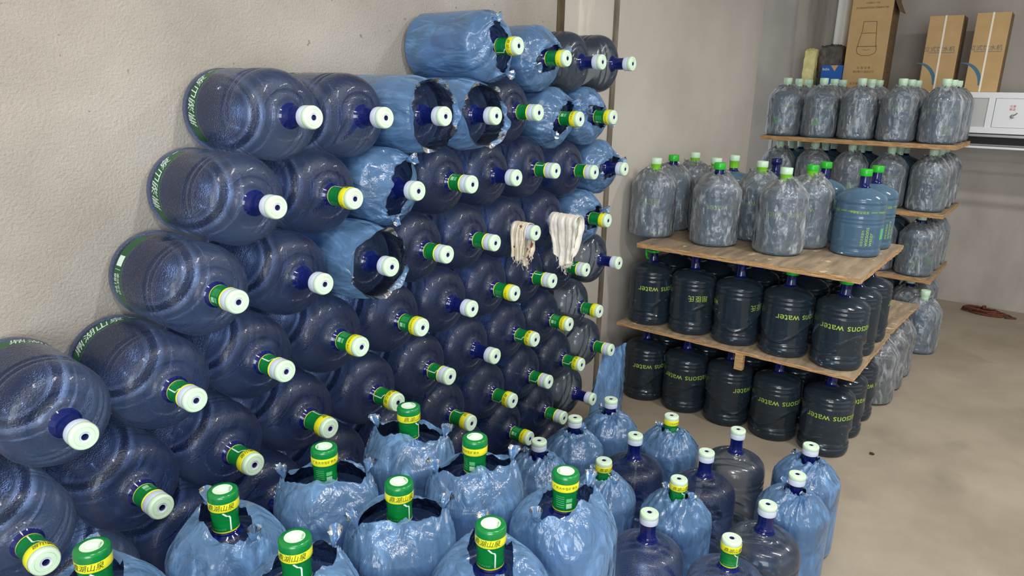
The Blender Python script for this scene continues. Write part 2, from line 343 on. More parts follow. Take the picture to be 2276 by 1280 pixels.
# caps ---------------------------------------------------------------
def cap_white():
    mb = MB()
    mb.lathe([(0.0285, 0.449, 'lav'), (0.0325, 0.449, 'lav'), (0.0330, 0.452, 'lav'), (0.0330, 0.4695, 'lav'), (0.0322, 0.4715, 'lav'), (0.0332, 0.4730, 'mint'),
              (0.0334, 0.4840, 'mint'), (0.0318, 0.4880, 'mint'), (0.0300, 0.4895, 'mint'), (0.0240, 0.4898, 'mint'), (0.0232, 0.4882, 'mint'), (0.0222, 0.4896, 'mint'),
              (0.0130, 0.4898, 'mint'), (0.0110, 0.4884, 'lav'), (0.0082, 0.4884, 'lav'), (0.0070, 0.4780, 'hole'), (0.001, 0.4775, 'hole')], 40, 'mint', (False, True))
    return mb.build('cap', True, 35)
CAP_W = cap_white()
def cap_plain(m):
    mb = MB()
    mb.lathe([(0.0285, 0.450, m), (0.0325, 0.450, m), (0.0335, 0.454, m), (0.0335, 0.4860, m), (0.0322, 0.4885, m), (0.0300, 0.4892, m), (0.0150, 0.4892, m), (0.0142, 0.4880, m), (0.001, 0.4880, m)], 36, m, (False, True),
             lambda t, r, z: r+(0.0006*math.cos(36*t) if 0.453 < z < 0.487 and r > 0.033 else 0))
    return mb.build('cap', True, 45)
CAP_G = cap_plain('brightgreen'); CAP_P = cap_plain('palemint'); CAP_S = cap_plain('pc_neck')

def seal(kind, rot=0.0):
    mb = MB()
    R = lambda z: 0.0308+0.0032*min(1, max(0, (z-0.430)/0.02)) - 0.0010*math.exp(-((z-0.416)/0.006)**2)
    zb = 0.393
    sl = [(0.0285, zb, 'green'), (R(zb)+0.0004, zb, 'yellow'), (R(zb)+0.0004, zb+0.0028, 'yellow')]
    top = 0.4475
    z = zb+0.003
    while z < top: sl.append((R(z), z, 'green')); z += 0.004
    if kind == 'neck':
        sl += [(R(0.4440)-0.0016, 0.4460, 'yellow'), (R(0.4440)-0.0016, 0.4488, 'yellow'), (0.0288, 0.4488, 'yellow')]
        mb.lathe(sl, 40, 'green')
    else:
        sl += [(0.0344, 0.4490, 'green'), (0.0347, 0.4495, 'yellow'), (0.0349, 0.4600, 'yellow'), (0.0349, 0.4700, 'yellow')]
        if kind == 'full':
            sl += [(0.0347, 0.4722, 'yellow'), (0.0338, 0.4730, 'yellow')]
            mb.lathe(sl, 40, 'green')
        else:
            sl += [(0.0349, 0.4712, 'green'), (0.0349, 0.4830, 'green'), (0.0335, 0.4885, 'green'), (0.0312, 0.4905, 'green'), (0.0220, 0.4908, 'green'), (0.0212, 0.4900, 'mint'), (0.001, 0.4900, 'mint')]
            mb.lathe(sl, 40, 'green', (False, True))
    me = mb.build('neck_seal', True, 40)
    # printing on the film
    lb = MB()
    off = lambda z: R(z)+0.0006
    if kind in ('full', 'top'):
        wrap(lb, '鼎湖山泉', 0.0165, 0.0354, -0.15, 0.4600, 'ink', False, 0.25)
        wrap(lb, '广东大中型矿泉水', 0.0085, 0.0354, PI, 0.4600, 'ink', False, 0.0)
    vs = []
    pts = [(-0.55, 0.4460), (-0.38, 0.4400), (-0.30, 0.4370), (-0.12, 0.4350), (-0.05, 0.4300), (-0.06, 0.3975)]
    fs = []
    for i, (t, z) in enumerate(pts):
        w = 0.055
        for s in (-w, w): r = off(z); vs.append((r*math.cos(t+0.55+s), r*math.sin(t+0.55+s), z+(0.0015 if s > 0 and i < 5 else 0)))
    for i in range(len(pts)-1): fs.append((2*i, 2*i+1, 2*i+3, 2*i+2))
    lb.add(vs, fs, 'white')
    wrap(lb, '96188 好水到家', 0.0056, 0.0312, 0.0-0.45, 0.4020, 'softgreen', False, 0.15)
    # small print block and barcode-like panel at the back
    for k in range(6): patch(lb, 0, PI-0.75, PI-0.05, 0.4045+0.006*k, 0.4060+0.006*k, 'softgreen', 6, off)
    patch(lb, 0, PI+0.12, PI+0.62, 0.4020, 0.4160, 'softgreen', 5, off)
    for k in range(9): patch(lb, 0, PI+0.16+k*0.05, PI+0.18+k*0.05, 0.4030, 0.4150, 'white', 1, lambda z: off(z)+0.0003)
    patch(lb, 0, PI+0.12, PI+0.62, 0.4190, 0.4300, 'softgreen', 5, off)
    if kind == 'top':                                   # pale paper disc on top
        n = 24; vs = [(0.0125*math.cos(2*PI*i/n), 0.0125*math.sin(2*PI*i/n), 0.4905) for i in range(n)]
        lb.add(vs, [tuple(range(n))], 'white')
        wr, fr = glyphs('扫码订水', 0.0052, 0)
        lb.add([(x, y+0.016, 0.4906) for x, y, _ in wr], fr, 'green')
    return me, lb.build('lettering', False)
SEALS = {k: seal(k) for k in ('neck', 'full', 'top')}

def label_band():
    mb = MB(); lt = MB()
    rf = lambda z: 0.1329
    for c in (0.0, PI): patch(mb, 0, c-1.0, c+1.0, 0.0505, 0.0930, 'band', 40, rf)
    rl = lambda z: 0.1337
    wrap(lt, '鼎湖山泉', 0.040, 0.1337, 0.0, 0.0710, 'white', True, 0.30, rl, 1.05)
    wrap(lt, '°', 0.03, 0.1337, -0.66, 0.066, 'white', True, 0, rl)
    wrap(lt, '96188', 0.0195, 0.1337, PI+0.28, 0.0630, 'white', True, 0.0, rl, 1.25)
    wrap(lt, '好水到家', 0.0150, 0.1337, PI+0.28, 0.0800, 'white', True, 0.0, rl, 1.1)
    patch(lt, 0, PI-0.045, PI-0.035, 0.0560, 0.0875, 'white', 1, rl)
    patch(lt, 0, PI-0.36, PI-0.12, 0.0570, 0.0870, 'white', 4, rl)
    patch(lt, 0, -0.95, -0.80, 0.0560, 0.0600, 'white', 3, rl)
    return mb.build('label_band', True, 0), lt.build('lettering', False)
LB_A = label_band()
def letter_b():
    mb = MB()
    wrap(mb, 'watsons water', 0.054, 0.1345, 0.0, 0.234, 'lime', True, 0.0)
    wrap(mb, '屈臣氏', 0.040, 0.1345, PI, 0.234, 'lime', True, 0.0)
    return mb.build('lettering', False)
LET_B = letter_b()
def letter_c():
    mb = MB()
    for k in range(5): wrap(mb, 'watsons water  屈臣氏蒸馏水', 0.017, 0.1342, 2*PI*k/5, 0.258, 'lime', k % 2 == 0, 0.0)
    # block of lettering that runs up the side
    for body, size, dt in (('watsons', 0.033, 0.0), ('water', 0.033, 0.19), ('屈臣氏蒸馏水', 0.0155, -0.155)):
        vs, fs = glyphs(body, size, 0.0); ymax = min(v[0] for v in vs); out = []
        for x, y, _ in vs:
            t = 0.0+dt-(y)/0.1345*1.0; z = 0.066+(x-ymax)
            out.append((0.1345*math.cos(t), 0.1345*math.sin(t), z))
        mb.add(out, fs, 'lime')
    patch(mb, 0, 0.7, 1.15, 0.10, 0.165, 'softgreen', 6, lambda z: 0.1343)
    return mb.build('lettering', False)
LET_C = letter_c()

# ------------------------------------------------------------------ bags
ENV = [(0.1375, 0.326), (0.1335, 0.338), (0.123, 0.350), (0.104, 0.362), (0.082, 0.371), (0.062, 0.378), (0.046, 0.385), (0.030, 0.392)]
def bag(seed, mat_, style='gather', rmax=0.1395, amp=0.006, knots=(0.4, PI+0.4), n=132, open_r=0.05, rimz=0.405, tails=True, flare=0.0, rcap=0.1385):
    rnd = random.Random(seed); o = Vector((rnd.uniform(-50, 50), rnd.uniform(-50, 50), rnd.uniform(-50, 50)))
    side = [(0.100, 0.0045), (0.122, 0.0055), (rmax-0.002, 0.016), (rmax, 0.035), (rmax, 0.07), (rmax, 0.11), (rmax, 0.15), (rmax, 0.19), (rmax, 0.23), (rmax, 0.26), (rmax+0.001, 0.285), (rmax-0.0002, 0.305), (rmax-0.0005, 0.326)]
    prof = densify([(a, b) for a, b in side], 0.0085)
    K = [Vector((math.cos(a), math.sin(a))) for a in knots]
    vs = []; fs = []
    for j, (r, z) in enumerate(prof):
        for i in range(n):
            t = 2*PI*i/n; c, s = math.cos(t), math.sin(t)
            p = Vector((c*0.135, s*0.135, z))
            q = Vector((c*1.5, s*1.5, z*3.2))+o
            w = 1-abs(noise.noise(q*3.0)); w2 = 1-abs(noise.noise(q*6.5+Vector((3, 1, 9))))
            k = amp*(0.9*max(0, w-0.55)/0.45+0.5*max(0, w2-0.6)/0.4)
            fade = min(1, z/0.03)
            rr = r+k*fade+amp*0.35*noise.noise(q*1.4)
            vs.append((rr*c, rr*s, z))
    base = len(prof)
    m = 22; kd = open_r*2.0
    for j in range(1, m+1):
        u = j/m
        for i in range(n):
            t = 2*PI*i/n; d = Vector((math.cos(t), math.sin(t)))
            al = max(abs(d.dot(K[0])), 0.0)
            if style == 'tied':
                e1, e2 = open_r*1.75, open_r*0.80
            elif style == 'mouth':
                e1, e2 = open_r*1.25, open_r*1.1
            else: e1, e2 = open_r, open_r*0.9
            x = d.dot(K[0]); y = math.sqrt(max(0, 1-x*x))
            ro = 1/math.sqrt((x/e1)**2+(y/e2)**2)
            r0 = rmax-0.001
            zr = rimz+0.012*noise.noise(Vector((d.x*1.6, d.y*1.6, 0))+o)-(0.018*x*x if style == 'tied' else 0)
            uu = u
            r = r0+(ro-r0)*(uu**1.25)
            z = 0.326+(zr-0.326)*math.sin(uu*PI/2)**0.9
            # never cut through the shoulder of the bottle
            lim = 0.326
            for a, b in zip(ENV, ENV[1:]):
                if b[0] <= r <= a[0]: lim = a[1]+(b[1]-a[1])*(a[0]-r)/max(1e-6, a[0]-b[0]); break
            if r < 0.038: r = 0.038
            z = max(z, lim+0.004)
            P = Vector((d.x*r, d.y*r))
            dz = 0; dr = 0
            for kk in K:
                kp = kk*e1; v = P-kp; dist = v.length; ang = math.atan2(v.y, v.x)
                g = math.exp(-dist/0.075)*min(1, dist/0.012)
                dz += (1-abs(math.sin(ang*6+3*noise.noise(o+Vector((ang, dist*9, 1))))))*0.019*g
            q = Vector((P.x*11, P.y*11, z*6))+o
            dz += amp*1.1*(1-abs(noise.noise(q*1.5)))*u+amp*1.3*noise.noise(q*0.7)*u
            if u > 0.86:
                e = (u-0.86)/0.14
                dr = e*(0.006*noise.noise(Vector((d.x*2.5, d.y*2.5, 2))+o)+flare*(0.6+0.8*noise.noise(Vector((d.x*2, d.y*2, 5))+o)))
                dz += e*(0.012*noise.noise(Vector((d.x*3, d.y*3, 7))+o)+0.003*noise.noise(Vector((d.x*11, d.y*11, 7))+o)+(flare*0.6))
            vs.append((d.x*(r+dr), d.y*(r+dr), z+max(dz, -0.003)))
    rows = base+m
    for j in range(rows-1):
        for i in range(n):
            i2 = (i+1) % n; fs.append((j*n+i, j*n+i2, (j+1)*n+i2, (j+1)*n+i))
    if tails:                                           # the knotted handles
        for kk in K:
            e1 = open_r*(1.75 if style == 'tied' else 1.2)
            b0 = len(vs); a0 = math.atan2(kk.y, kk.x); NN = 7; MM = 14
            zt = rimz-0.02
            for a in range(NN):
                for c in range(MM):
                    h = a/(NN-1); ph = 2*PI*c/MM
                    rad = 0.004+0.018*h*(0.55+0.6*abs(math.sin(3.5*ph+o.x)))
                    cx = kk.x*(e1+0.010*h); cy = kk.y*(e1+0.010*h)
                    vs.append((cx+rad*math.cos(ph), cy+rad*math.sin(ph)*0.8, zt+0.008+0.036*h+0.012*noise.noise(o+Vector((math.cos(ph)*2, math.sin(ph)*2, h*3)))*h))
            for a in range(NN-1):
                for c in range(MM):
                    c2 = (c+1) % MM; fs.append((b0+a*MM+c, b0+a*MM+c2, b0+(a+1)*MM+c2, b0+(a+1)*MM+c))
    for q, (x, y, z) in enumerate(vs):
        h = math.hypot(x, y)
        if h > rcap: vs[q] = (x*rcap/h, y*rcap/h, z)
    me = mesh('plastic_bag', vs, fs, [mat_], None, True)
    return me
BAG_UP = [bag(10+i, 'bag_blue', 'tied', 0.1370, 0.004, (0.3+i*1.1, PI+0.3+i*1.1+0.2*(i % 2)), 132, 0.062, 0.412, True) for i in range(4)]
BAG_FG = [bag(30+i, 'bag_blue', 'gather', 0.1365, 0.004, (0.9+i*0.8, PI+0.5+i), 132, 0.040, 0.408, True, 0.004) for i in range(4)]
BAG_PILE = [bag(50+i, 'bag_blue', 'tied', 0.1357, 0.003, (0.9+i*0.7, PI+0.9+i*0.7), 120, 0.058, 0.402, True, 0.0, 0.1357) for i in range(3)]
BAG_MOUTH = [bag(60+i, 'bag_blue', 'mouth', 0.1357, 0.003, (0.3+i*1.2, PI+0.3+i*1.2), 120, 0.090, 0.420, False, 0.026, 0.1357) for i in range(2)]
BAG_CL = [bag(70+i, 'bag_clear', 'gather', 0.1365, 0.0065, (2.5+i*1.3, PI+2.1+i), 120, 0.040, 0.412, True, 0.003, 0.1425) for i in range(5)]

# ------------------------------------------------------------------ things
LABELS = {}
def tag(o, label, cat, group=None, kind=None):
    if label: o['label'] = label
    if cat: o['category'] = cat
    if group: o['group'] = group
    if kind: o['kind'] = kind
    if label: LABELS.setdefault(label, []).append(group)
def struct(name, me, loc=(0, 0, 0)):
    o = obj(name, me); o.location = loc; o['kind'] = 'structure'; return o
def bottle(label, loc, group, body='A', rot=0.0, seal_='none', bag_=None, cap='w', lying=False, letter=False, handle=False, tilt=0.0):
    e = bpy.data.objects.new('water_bottle', None); COL.objects.link(e); e.empty_display_size = 0.05
    tag(e, label, 'water bottle', group)
    e.location = loc
    if lying: e.rotation_euler = (Matrix.Rotation(PI/2, 3, 'X') @ Matrix.Rotation(rot, 3, 'Z')).to_euler()
    else: e.rotation_euler = (0, 0, rot)
    obj('body', {'A': BODY_A, 'A2': BODY_A2, 'B': BODY_B, 'B2': BODY_B2, 'C': BODY_C}[body], e)
    c = {'w': CAP_W, 'g': CAP_G, 'p': CAP_P, 's': CAP_S}.get(cap)
    if c and seal_ != 'top':
        co = obj('cap', c, e)
        if cap == 'w': co['label'] = 'pale mint and white cap with a centre hole'
    if seal_ != 'none':
        me, lt = SEALS[seal_]; s = obj('neck_seal', me, e); s.rotation_euler = (0, 0, 0); obj('lettering', lt, s)
        s['label'] = {'neck': 'green shrink film round the neck', 'full': 'green film with a yellow printed band', 'top': 'green shrink cap with a yellow printed band'}[seal_]
    if cap in ('g', 'p') and seal_ == 'none' and letter != 'nosleeve':
        pass
    if letter is True:
        if body in ('A', 'A2'): b = obj('label_band', LB_A[0], e); obj('lettering', LB_A[1], b)
        elif body in ('B', 'B2'): obj('lettering', LET_B, e)
        else: obj('lettering', LET_C, e)
    if bag_ is not None:
        b = obj('plastic_bag', bag_, e)
        b['label'] = 'blue see-through plastic bag' if bag_.materials[0] == M['bag_blue'] else 'clear crinkled plastic bag'
    if handle:
        mb = MB(); pts = [(0.034*math.cos(a), 0.034*math.sin(a), 0.452) for a in [i*2*PI/20 for i in range(21)]]
        mb.tube(pts, 0.008, 'brightgreen', 10)
        mb.tube([(-0.034, 0.0, 0.455), (-0.060, -0.004, 0.462), (-0.072, -0.006, 0.445), (-0.072, -0.006, 0.415), (-0.058, -0.004, 0.392), (-0.034, 0, 0.396)], 0.009, 'brightgreen', 10)
        h = obj('carry_handle', mb.build('carry_handle', True, 0), e)
    return e
def sleeve(e, m, z0=0.405, z1=0.452):
    mb = MB(); mb.lathe([(0.0285, z0), (0.0298, z0), (0.0292, (z0+z1)/2), (0.0318, z1-0.004), (0.0338, z1), (0.0340, z1+0.018), (0.0336, z1+0.018)], 32, m)
    obj('neck_sleeve', mb.build('neck_sleeve', True, 40), e)
ORD = ['first', 'second', 'third', 'fourth', 'fifth', 'sixth', 'seventh', 'eighth', 'ninth', 'tenth', 'eleventh']

# ------------------------------------------------------------------ room
def plane_box(name, a, b, m, kindname=None):
    mb = MB(); mb.box(a, b, m); return struct(name, mb.build(name, False))
plane_box('floor', (-5, -9, -0.12), (7.6, 1.6, 0.0), 'floor')
plane_box('ceiling', (-5, -9, 3.60), (7.6, 1.6, 3.70), 'ceiling')
plane_box('wall_left', (-5, 0.50, 0), (2.59, 1.60, 3.6), 'wall')
mb = MB(); mb.box((3.215, 0.50, 0), (5.58, 1.60, 3.6), 'wall_smooth'); struct('wall_left_far', mb.build('wall', False))
plane_box('wall_back', (7.40, -9, 0), (7.60, 1.6, 3.6), 'wall_back')
mb = MB(); mb.box((2.655, 0.505, 0), (3.17, 1.60, 3.6), 'wall_smooth'); mb.box((2.80, 0.499, 0), (2.95, 0.52, 3.6), 'pillar'); struct('trim_1', mb.build('pillar', False))
plane_box('trim_2', (2.59, 0.495, 0), (2.655, 0.60, 3.6), 'rust')
plane_box('trim_3', (3.17, 0.493, 0), (3.215, 0.60, 3.6), 'joint')
plane_box('trim_4', (7.18, 0.33, 0), (7.40, 0.72, 3.6), 'column')

# ------------------------------------------------------------------ pile of lying bottles against the wall
PILE = {(1, 6): (1.627, 2.076), (1, 7): (1.953, 2.047), (1, 8): (2.239, 2.045), (1, 9): (2.511, 2.049), (2, 2.5): (0.685, 1.828), (2, 3.5): (0.956, 1.823), (2, 4.5): (1.227, 1.824), (2, 5.5): (1.499, 1.822), (2, 6.5): (1.77, 1.831), (2, 7.5): (2.079, 1.801), (2, 8.5): (2.365, 1.805), (3, 2): (0.546, 1.588), (3, 3): (0.822, 1.583), (3, 4): (1.094, 1.581), (3, 5): (1.365, 1.58), (3, 6): (1.637, 1.582), (3, 7): (1.908, 1.59), (3, 8): (2.221, 1.561), (3, 9): (2.503, 1.556), (4, 1.5): (0.408, 1.345), (4, 2.5): (0.692, 1.338), (4, 3.5): (0.964, 1.342), (4, 4.5): (1.235, 1.338), (4, 5.5): (1.507, 1.339), (4, 6.5): (1.778, 1.34), (4, 7.5): (2.06, 1.342), (4, 8.5): (2.367, 1.318), (5, 0): (-0.009, 1.108), (5, 1): (0.263, 1.106), (5, 2): (0.539, 1.102), (5, 3): (0.822, 1.1), (5, 4): (1.102, 1.095), (5, 5): (1.373, 1.101), (5, 6): (1.645, 1.104), (5, 7): (1.916, 1.104), (5, 8): (2.191, 1.104), (5, 9): (2.501, 1.082), (6, -0.5): (-0.13, 0.836), (6, 0.5): (0.142, 0.845), (6, 1.5): (0.413, 0.85), (6, 2.5): (0.684, 0.861), (6, 3.5): (0.976, 0.849), (6, 4.5): (1.248, 0.859), (6, 5.5): (1.519, 0.863), (6, 6.5): (1.793, 0.862), (6, 7.5): (2.064, 0.864), (6, 8.5): (2.341, 0.862), (7, 0): (0.008, 0.602), (7, 1): (0.28, 0.611), (7, 2): (0.551, 0.616), (7, 3): (0.825, 0.616), (7, 4): (1.1, 0.607), (7, 5): (1.371, 0.618), (7, 6): (1.643, 0.621), (7, 7): (1.916, 0.62), (7, 8): (2.19, 0.623), (7, 9): (2.478, 0.618), (8, 0.5): (0.142, 0.365), (8, 1.5): (0.415, 0.375), (8, 2.5): (0.688, 0.376), (8, 3.5): (0.96, 0.374), (8, 4.5): (1.236, 0.372), (8, 5.5): (1.507, 0.373), (8, 6.5): (1.778, 0.386), (8, 7.5): (2.054, 0.386), (8, 8.5): (2.327, 0.389), (9, 0): (-0.003, 0.136), (9, 1): (0.287, 0.136), (9, 2): (0.558, 0.136), (9, 3): (0.83, 0.136), (9, 4): (1.101, 0.136), (9, 5): (1.375, 0.136), (9, 6): (1.65, 0.136), (9, 7): (1.925, 0.136), (9, 8): (2.2, 0.136)}
SEALK = {1: 'FF..', 2: '....NFF', 3: '.F.N.NN.', 4: 'N..NN..F', 5: '.NNFF.FNN.', 6: 'FNFFFN.FFF', 7: '.....FFNFN', 8: '......FN.', 9: '.........'}
BAGK = {1: 'TT..', 2: '..MM.TT', 3: '..T....T', 4: '..M....T', 5: '..........', 6: '..........', 7: '..........', 8: '.........', 9: '.........'}
ROWW = {1: 'top row', 2: 'second row', 3: 'third row', 4: 'fourth row', 5: 'fifth row', 6: 'sixth row', 7: 'seventh row', 8: 'eighth row', 9: 'floor row'}
rnd = random.Random(4)
rowidx = {}
for (k, u), (x, z) in sorted(PILE.items()):
    i = rowidx.get(k, 0); rowidx[k] = i+1
    n = len(SEALK[k]); sk = SEALK[k][i]; bk = BAGK[k][i]
    look = {'.': 'bare cap', 'N': 'green film', 'F': 'green and yellow film'}[sk]
    nearer = ORD[i]+' from left' if i < n-1 else 'last on right'
    if bk != '.': lab = 'bagged bottle lying with %s, %s of pile, %s' % (look, ROWW[k], nearer)
    else: lab = 'blue bottle lying with %s, %s of pile, %s' % (look, ROWW[k], nearer)
    grp = 'bottles lying in the wall pile'
    if k == 9: lab = 'blue bottle lying in the floor row of the wall pile, under the others'; grp = 'floor row bottles of the wall pile'
    if k == 8 and i < 6: lab = 'blue bottle lying low in the wall pile behind the bagged standing bottles'; grp = 'hidden low bottles of the wall pile'
    if k == 7 and i < 5 and False: pass
    rot = rnd.uniform(0, 2*PI)
    letter = (i < 2 and k < 8) or k == 1
    if letter:
        rot = {(2, 0): 2.85, (3, 0): 2.85, (4, 0): 2.85+PI, (5, 0): 1.0, (5, 1): 2.1, (1, 0): 3.5}.get((k, i), rnd.choice((1.2, 4.4)))
    bg = None
    if bk == 'T': bg = BAG_PILE[(i+k) % 3]
    if bk == 'M': bg = BAG_MOUTH[(i+k) % 2]
    dy = rnd.uniform(-0.004, 0.001)
    body = 'A2' if (k, u) in ((1, 8), (1, 9)) or (u >= 8.5 and k > 3) else 'A'
    bottle(lab, (x, 0.488+dy, z), grp, body, rot, {'.': 'none', 'N': 'neck', 'F': 'full'}[sk], bg, 'w', True, letter)

# ------------------------------------------------------------------ near block of bagged bottles: upper layer on a board
UP = [(-0.12, -0.274), (0.162, -0.283), (0.161, -0.564), (0.443, -0.294), (0.451, -0.571), (0.462, -0.85), (0.76, -0.283), (0.741, -0.562), (0.752, -0.853), (-0.12, -0.56), (0.165, -0.85)]
UPL = ['at the bottom left corner', 'fourth from right at the back', 'at the bottom edge left of centre', 'second from right at the back', 'in the middle of the block', 'at the bottom edge right of centre',
       'at the back right corner', 'in the right hand column, middle', 'at the front right corner', 'just off the lower left edge', 'just under the lower frame edge']
UPD = ['green capped bagged bottle half cut off in the bottom left corner beside the pile',
       'green capped bottle in loosely tied blue bag, left of the block beside the pile',
       'green capped bagged bottle cut by the lower edge, left of centre',
       'green capped bagged bottle beside the pile, small print panel facing out',
       'green capped bagged bottle in the middle of the near block, text band facing out',
       'green capped bagged bottle cut by the lower edge, right of centre',
       'green capped bagged bottle furthest back in the near block, touching pile',
       'green capped bagged bottle with small print facing out, right column middle',
       'green capped bagged bottle at the right corner of the near block, barcode facing out',
       'bagged bottle mostly below the frame at the lower left',
       'bagged bottle mostly below the frame at the lower centre']
UPR = [-2.2, -2.2, -2.35, 0.9, -2.0, -2.6, -1.7, 0.1, 0.6, -2.2, -2.2]
for i, (x, y) in enumerate(UP):
    bottle(UPD[i], (x, y, 0.51), 'near upper layer of bagged bottles', 'A', UPR[i], 'top', BAG_UP[(i*3+i//4) % 4], 'w', False, False)
for i, (x, y) in enumerate(UP):
    bottle('blue bottle standing on the floor under the near board, carrying the bagged ones', (x+0.01, y, 0.0), 'floor bottles under the near board', 'A', rnd.uniform(0, 6), 'none', None, 'w')
def board(name, x0, x1, y0, y1, z1, th, label, seed=1, nx=36, skew=0.0):
    mb = MB(); r = random.Random(seed)
    def edge(p0, p1, n):
        return [(p0[0]+(p1[0]-p0[0])*i/n, p0[1]+(p1[1]-p0[1])*i/n) for i in range(n)]
    pts = edge((x0, y0), (x1, y0+skew), nx)+edge((x1, y0+skew), (x1, y1), nx)+edge((x1, y1), (x0, y1), nx)+edge((x0, y1), (x0, y0), nx)
    pts = [(a+r.uniform(-1, 1)*0.0025, b+r.uniform(-1, 1)*0.0025) for a, b in pts]; n = len(pts)
    lay = 4
    vs = []
    for k in range(lay+1):
        z = z1-th+th*k/lay
        for a, b in pts: vs.append((a+r.uniform(-1, 1)*0.0015, b+r.uniform(-1, 1)*0.0015, z))
    fs = []; ids = []
    mb.v = vs
    for k in range(lay):
        for i in range(n): mb.f.append((k*n+i, k*n+(i+1) % n, (k+1)*n+(i+1) % n, (k+1)*n+i)); mb.m.append(mb.mi('ply_edge'))
    mb.f.append(tuple(range(n))[::-1]); mb.m.append(mb.mi('ply_top'))
    mb.f.append(tuple(lay*n+i for i in range(n))); mb.m.append(mb.mi('ply_top'))
    o = obj(name, mb.build(name, False)); tag(o, label, 'plywood board', 'plywood boards between bottle layers'); return o
board('plywood_board', -0.28, 0.90, -1.0, -0.13, 0.509, 0.018, 'plywood board under the near block of bagged bottles', 3)

# near right group on the floor
FG = [((2.201, -0.171), 'none', 'F', 'A', 'blue bagged bottle standing by the pile end, in front of the hanging blue bag', 0.4),
      ((1.917, -0.149), 'none', 'F', 'A', 'bagged bottle with its cap just under the lowest right pile caps', 1.4),
      ((1.634, -0.152), 'none', 'F', 'A', 'bagged bottle tucked between the lowest pile caps and the near block', 2.4),
      ((2.228, -0.477), 'full', 'F', 'A', 'bagged bottle with green and yellow neck film, nearest the dark front stack', 1.2),
      ((1.949, -0.440), 'none', None, 'A', 'unbagged blue bottle in the middle of the floor group, bags on three sides', 0.5),
      ((2.293, -0.767), 'none', None, 'A2', 'unbagged clear grey bottle standing at the back of the floor group', 0.2),
      ((2.010, -0.740), 'none', None, 'A', 'unbagged deep blue bottle in front of the clear grey bottle', 1.7),
      ((1.668, -0.450), 'full', 'F', 'A', 'bagged bottle with yellow neck band beside the near block corner', -2.0),
      ((1.735, -0.745), 'full', 'F', 'A', 'bagged bottle with torn pale film on cap, centre of floor group', -2.3),
      ((2.354, -1.062), 'none', 'T', 'A', 'blue bagged bottle at the far right of the floor group', 2.0),
      ((2.070, -1.090), 'none', 'T', 'A', 'blue bagged bottle on the right side, nearer of the two bagged there', 0.7),
      ((1.783, -1.071), 'none', None, 'A2', 'unbagged grey blue bottle with bare cap at the right front', 2.0),
      ((1.458, -0.762), 'none', None, 'A', 'unbagged blue bottle with bare cap beside the near block, lower edge', 1.0),
      ((1.500, -1.046), 'full', None, 'A', 'unbagged bottle with green and yellow neck film at the lower edge', -2.4)]
for i, ((x, y), sk, bk, body, lab, rot) in enumerate(FG):
    bottle(lab, (x, y, 0.0), 'bottles standing on the floor in front', body, rot, sk, {'F': BAG_FG[i % 4], 'T': BAG_FG[(i+1) % 4], None: None}[bk])
# ------------------------------------------------------------------ middle rack
YC = [0.238, -0.044, -0.326, -0.610, -0.896]
XR = [3.375, 3.665, 3.955]
colw = ['next to the left wall', 'second column from the wall', 'middle column', 'fourth column from the wall', 'outer column at the aisle']
ROT0 = {0: [-2.1, -2.62, -1.4, -2.45, -2.55], 1: [-2.1, 0.65, 1.35, -2.1, -2.55]}
for lv, z in ((0, 0.0), (1, 0.515)):
    for r, x in enumerate(XR):
        for c, y in enumerate(YC):
            lw = 'floor level' if lv == 0 else 'level above the lower board'
            if r == 0: lab = 'smoky bottle with lime lettering, front row, %s, %s' % ('floor level' if lv == 0 else 'middle level', colw[c]); g = 'front row bottles of the dark stack'
            elif c == 4: lab = 'smoky bottle on the aisle side, %s row back, %s' % (ORD[r], 'floor level' if lv == 0 else 'middle level'); g = 'aisle side bottles of the dark stack'
            else: lab = 'smoky bottle inside the dark stack on the %s behind the front row' % ('floor level' if lv == 0 else 'middle level'); g = 'inner bottles of the dark stack, '+('floor level' if lv == 0 else 'middle level')
            rot = ROT0[lv][c] if r == 0 else rnd.uniform(0, 6)
            cap = 's'
            if lv == 1 and (r, c) in ((0, 3), (0, 4)): cap = 'g'
            e = bottle(lab, (x+rnd.uniform(-.006, .006)*(r > 0), y, z), g, 'B', rot, 'none', None, cap, False, r == 0 or c == 4, handle=(lv == 1 and r == 0 and c == 0))
board('plywood_board', 3.20, 4.14, -1.035, 0.37, 0.513, 0.018, 'lower plywood board of the dark stack, under the middle level', 5)
board('plywood_board', 3.20, 4.32, -0.995, 0.27, 1.040, 0.026, 'upper plywood board of the dark stack, with bagged bottles on top', 6)
mb = MB(); mb.box((3.20, -0.452, 0.40), (3.235, -0.405, 0.495), 'ply_edge'); o = obj('wood_block', mb.build('wood_block', False)); tag(o, 'small wood block hanging under the lower board of the dark stack', 'wood block')
